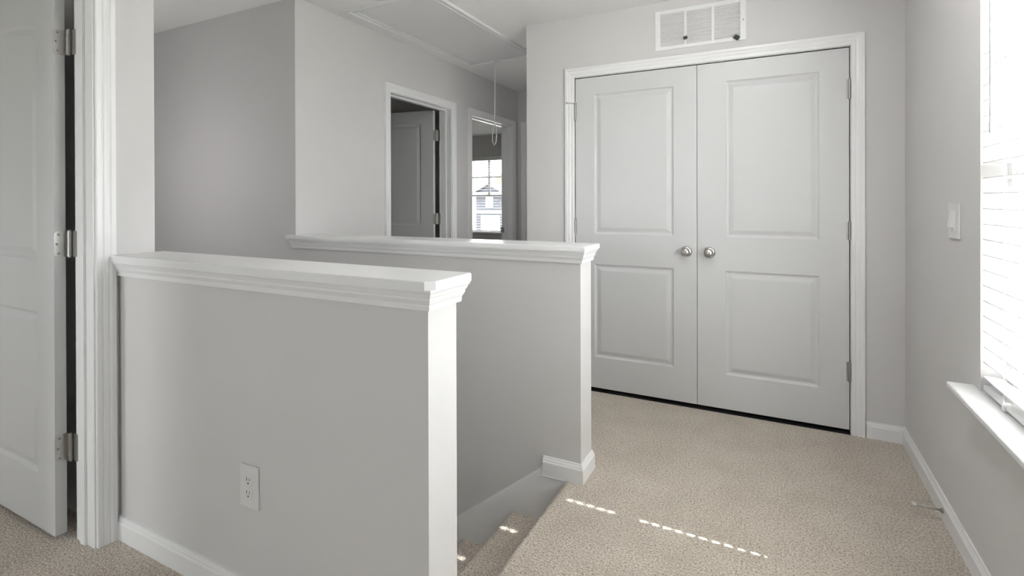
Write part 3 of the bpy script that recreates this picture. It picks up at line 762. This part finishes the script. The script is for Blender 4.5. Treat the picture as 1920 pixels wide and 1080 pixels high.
# ------------------------------------------------------------------ switch, outlet, door stop
SY0, SY1, SZ0, SZ1 = 2.352, 2.468, 1.094, 1.222
SYc = 2.412; SZc = 1.158; SY0, SY1 = SYc-0.060, SYc+0.040
SY0, SY1 = 2.352, 2.472
r = empty('light_switch', (XW, (SY0+SY1)/2, SZc)); tag(r, 'white dimmer switch on the right wall beside the window', 'light switch')
bm = bmesh.new(); bx(bm, XW-0.007, XW, SY0, SY1, SZ0, SZ1, bev=0.002); child(obj('switch_plate', bm, M_PLASTIC), r)
bm = bmesh.new(); m = (SY0+SY1)/2
bx(bm, XW-0.009, XW-0.006, m-0.018, m+0.018, SZc-0.036, SZc+0.036, bev=0.0008)
A = [(XW-0.009, SZc+0.034), (XW-0.012, SZc+0.030), (XW-0.022, SZc-0.022), (XW-0.009, SZc-0.024)]
V1 = [bm.verts.new((x, m-0.016, z)) for x, z in A]; V2 = [bm.verts.new((x, m+0.016, z)) for x, z in A]
for i in range(4): bm.faces.new((V1[i], V1[(i+1) % 4], V2[(i+1) % 4], V2[i]))
bm.faces.new(V1); bm.faces.new(V2)
child(obj('rocker', bm, M_PLASTIC), r)

OX, OZ = -1.423, 0.369
r = empty('wall_outlet', (OX, YH1, OZ)); tag(r, 'white duplex power outlet low on the front half wall', 'outlet')
bm = bmesh.new(); bx(bm, OX-0.041, OX+0.041, YH1-0.0065, YH1, OZ-0.0645, OZ+0.0645, bev=0.0025); child(obj('outlet_plate', bm, M_PLASTIC), r)
for s in (-1, 1):
    bm = bmesh.new(); zc = OZ+s*0.0195
    lathe(bm, [(0.0168, -0.004), (0.0168, 0.0015), (0.0160, 0.002), (0, 0.002)], (OX, YH1-0.0065, zc), (0, -1, 0), 28)
    rc = child(obj('receptacle', bm, M_PLASTIC), r)
    bm = bmesh.new(); yy = YH1-0.0088
    bx(bm, OX-0.0075, OX-0.0055, yy, yy+0.001, zc-0.001, zc+0.009); bx(bm, OX+0.0055, OX+0.0073, yy, yy+0.001, zc, zc+0.008); cyl(bm, (OX, yy, zc-0.008), (OX, yy+0.001, zc-0.008), 0.0026, 12)
    o = obj('slot', bm, M_SLOT, rc); o['label'] = 'dark socket slots'
DY, DZ = 2.5115, 0.040
r = empty('door_stop', (XW-0.014, DY, DZ)); tag(r, 'thin metal door stop with white tip on the right baseboard', 'door stop')
bm = bmesh.new(); lathe(bm, [(0, 0), (0.010, 0), (0.010, 0.003), (0.005, 0.008), (0, 0.008)], (XW-0.014, DY, DZ), (-1, 0, 0), 16); child(obj('base', bm, M_NICKEL_D), r)
bm = bmesh.new(); tube(bm, [(XW-0.020, DY, DZ), (XW-0.060, DY, DZ+0.002), (XW-0.098, DY, DZ+0.003)], 0.0038, 10); child(obj('rod', bm, M_NICKEL), r)
bm = bmesh.new(); lathe(bm, [(0, 0), (0.008, 0), (0.0085, 0.006), (0.007, 0.014), (0, 0.015)], (XW-0.096, DY, DZ+0.003), (-1, 0, 0), 16); child(obj('tip', bm, M_RUBBER), r)

# ------------------------------------------------------------------ outdoors beyond the bedroom window
bm = bmesh.new(); bx(bm, -120, 80, -60, 180, -5.0, -4.8)
struct(obj('ground', bm, M_LAWN), 'lawn and street level outside', 'ground')
HYY, GZ = 85.0, -4.8
hx0, hx1 = -51.1, -43.4
house = empty('house', ((hx0+hx1)/2, HYY, GZ)); tag(house, 'slate blue gabled house with white trim across the street', 'house')
def hb(name, mat, parent, *a):
    return child(box(name, mat, None, *a), parent)
ZE = 2.2
hb('wall', M_SIDING, house, hx0, hx1, HYY, HYY+9, GZ, ZE)
gx0, gx1, gz = -51.3, -45.1, 4.45
def gable(bm, x0, x1, z0, zt, y0, y1):
    pts = [(x0, z0), (x1, z0), ((x0+x1)/2, zt)]
    A = [bm.verts.new((x, y0, z)) for x, z in pts]; B = [bm.verts.new((x, y1, z)) for x, z in pts]
    for i in range(3): bm.faces.new((A[i], A[(i+1) % 3], B[(i+1) % 3], B[i]))
    bm.faces.new(A); bm.faces.new(B)
bm = bmesh.new(); gable(bm, gx0+0.4, gx1-0.4, ZE+0.7, gz-0.15, HYY-0.1, HYY+7); child(obj('gable', bm, M_SIDING), house)
bm = bmesh.new(); t = 0.3
for sd_ in (-1, 1):
    xm = (gx0+gx1)/2; xe_ = xm+sd_*(gx1-gx0)/2*1.12
    pts = [(xm, gz), (xe_, ZE+0.55), (xe_, ZE+0.55+t), (xm, gz+t)]
    A = [bm.verts.new((x, HYY-0.8, z)) for x, z in pts]; B = [bm.verts.new((x, HYY+7, z)) for x, z in pts]
    for i in range(4): bm.faces.new((A[i], A[(i+1) % 4], B[(i+1) % 4], B[i]))
    bm.faces.new(A); bm.faces.new(B)
child(obj('roof', bm, M_ROOF), house)
hb('eave_band', M_TRIM, house, hx0-0.6, hx1+0.4, HYY-0.7, HYY, ZE, ZE+0.75)
wx = -48.1
wn = hb('window', M_TRIM, house, wx-0.75, wx+0.75, HYY-0.15, HYY, 0.15, 2.1)
for a, b, c_, d_ in ((wx-0.5, wx-0.06, 1.2, 1.85), (wx+0.06, wx+0.5, 1.2, 1.85), (wx-0.5, wx+0.5, 0.35, 1.05)):
    p = hb('pane', M_GLASSD, house, a, b, HYY-0.2, HYY-0.15, c_, d_); p.parent = wn; p.matrix_parent_inverse = Matrix.Identity(4)
hb('belly_band', M_TRIM, house, hx0, hx1, HYY-0.2, HYY, -0.95, -0.40)
hb('garage_door', M_TRIM, house, -49.9, -45.9, HYY-0.12, HYY, GZ, -1.35)
nb = empty('house', (-58, HYY+2, GZ)); tag(nb, 'cream house partly seen left of the slate blue one', 'house')
child(box('wall', M_SIDING2, None, -66, -51.4, HYY+2, HYY+12, GZ, 1.9), nb)
bm = bmesh.new(); gable(bm, -67, -51.3, 1.9, 3.3, HYY+1.5, HYY+12); child(obj('roof', bm, M_SIDING2), nb)
TX, TY = -53.6, 101.0
tr = empty('tree', (TX, TY, GZ)); tag(tr, 'autumn-coloured tree rising behind the slate blue house', 'tree')
bm = bmesh.new(); cyl(bm, (TX, TY, GZ), (TX, TY, 5), 0.35, 10, 0.18); child(obj('trunk', bm, M_BARK), tr)
bm = bmesh.new()
for i in range(1500):
    a = random.uniform(0, 2*math.pi); z = random.gauss(0, 1); rr = abs(random.gauss(0, 1.5))
    c = Vector((TX+math.cos(a)*rr, TY+math.sin(a)*rr, 5.6+z*1.2)); q_ = random.uniform(0.15, 0.32)
    u = Vector((random.gauss(0, 1), random.gauss(0, 1), random.gauss(0, 1))).normalized(); w = u.orthogonal().normalized()
    bm.faces.new([bm.verts.new(c+k*q_) for k in (u, w*0.6, -u, -w*0.6)])
child(obj('foliage', bm, M_LEAF), tr)

# added flush ceiling lamp, unseen above the frame, fill light for the landing
def lamp(x, y, power, label):
    r = empty('fill_ceiling_lamp', (x, y, ZC)); tag(r, label, 'ceiling lamp')
    bm = bmesh.new(); lathe(bm, [(0, 0), (0.15, 0), (0.15, 0.02), (0.14, 0.025), (0, 0.025)], (x, y, ZC), (0, 0, -1), 32); child(obj('lamp_base', bm, M_NICKEL), r)
    m = flat('fill_lamp_glass', (0.9, 0.9, 0.88), 0.4); p = m.node_tree.nodes['Principled BSDF']
    p.inputs['Emission Color'].default_value = (1, 0.985, 0.97, 1); p.inputs['Emission Strength'].default_value = power
    bm = bmesh.new(); lathe(bm, [(0.135, 0.025), (0.135, 0.05), (0.12, 0.08), (0.085, 0.105), (0.04, 0.118), (0, 0.12)], (x, y, ZC), (0, 0, -1), 32); child(obj('lamp_shade', bm, m), r)
lamp(-0.15, 1.75, FILL_LANDING, 'added unseen flush ceiling lamp with frosted dome, fill light above the landing')
def fill_glass(power):
    m = flat('fill_lamp_glass', (0.9, 0.9, 0.88), 0.4); p = m.node_tree.nodes['Principled BSDF']
    p.inputs['Emission Color'].default_value = (1, 0.985, 0.97, 1); p.inputs['Emission Strength'].default_value = power; return m
# added globe pendant brightening the stairwell, hidden behind the left wall from here
px_, py_, pz_ = -3.40, 1.34, 1.45
r = empty('fill_pendant_lamp', (px_, py_, ZC)); tag(r, 'added unseen frosted globe pendant, fill light over the stair flight', 'added pendant lamp')
bm = bmesh.new(); lathe(bm, [(0, 0), (0.06, 0), (0.055, 0.02), (0.01, 0.03), (0, 0.03)], (px_, py_, ZC), (0, 0, -1), 24); child(obj('canopy', bm, M_NICKEL), r)
bm = bmesh.new(); cyl(bm, (px_, py_, pz_+0.11), (px_, py_, ZC-0.02), 0.005, 8); child(obj('rod', bm, M_NICKEL), r)
bm = bmesh.new(); lathe(bm, [(0.12*math.sin(math.pi*i/16), -0.12*math.cos(math.pi*i/16)) for i in range(17)], (px_, py_, pz_), (0, 0, 1), 32); child(obj('globe_shade', bm, fill_glass(FILL_STAIR)), r)
# added half-round sconce brightening the hallway, hidden behind the closet corner
sx_, sy_, sz_ = XCL, 3.80, 1.45
r = empty('fill_wall_sconce', (sx_, sy_, sz_)); tag(r, 'added unseen half-round sconce, fill light on the hallway side of the closet', 'added wall lamp')
bm = bmesh.new(); bx(bm, sx_-0.015, sx_, sy_-0.05, sy_+0.05, sz_-0.08, sz_+0.08, bev=0.003); child(obj('back_plate', bm, M_NICKEL), r)
bm = bmesh.new()
pts = [(sx_-0.015-0.09*math.sin(math.pi*i/12), sy_-0.09*math.cos(math.pi*i/12)) for i in range(13)]
A = [bm.verts.new((x, y, sz_-0.10)) for x, y in pts]; B = [bm.verts.new((x, y, sz_+0.10)) for x, y in pts]
for i in range(13): bm.faces.new((A[i], A[(i+1) % 13], B[(i+1) % 13], B[i]))
bm.faces.new(A); bm.faces.new(B); child(obj('half_round_shade', bm, fill_glass(FILL_HALL)), r)

# daylight portals (sample the sky through the window openings)
portal('portal', (XW+WT+0.02, YOP-WIN_W/2, (ZS+ZWT)/2), (0, math.radians(90), 0), ZWT-ZS, WIN_W)
portal('portal', (sum(W4)/2, YBACK-0.14, (ZS+ZWT)/2), (math.radians(90), 0, 0), W4[1]-W4[0], ZWT-ZS)
portal('portal', (XSTAIR-0.14, (W5[0]+W5[1])/2, (W5[2]+W5[3])/2), (0, math.radians(-90), 0), W5[3]-W5[2], W5[1]-W5[0])
portal('portal', (sum(W6)/2, YBACK-0.14, (ZS+ZWT)/2), (math.radians(90), 0, 0), W6[1]-W6[0], ZWT-ZS)
portal('portal', (XW+WT+0.02, YB1-WB/2, (ZS+ZWT)/2), (0, math.radians(90), 0), ZWT-ZS, WB)
portal('portal', ((FWX0+FWX1)/2, YFW+0.16, (ZS+ZWT)/2), (math.radians(-90), 0, 0), FWX1-FWX0, ZWT-ZS)
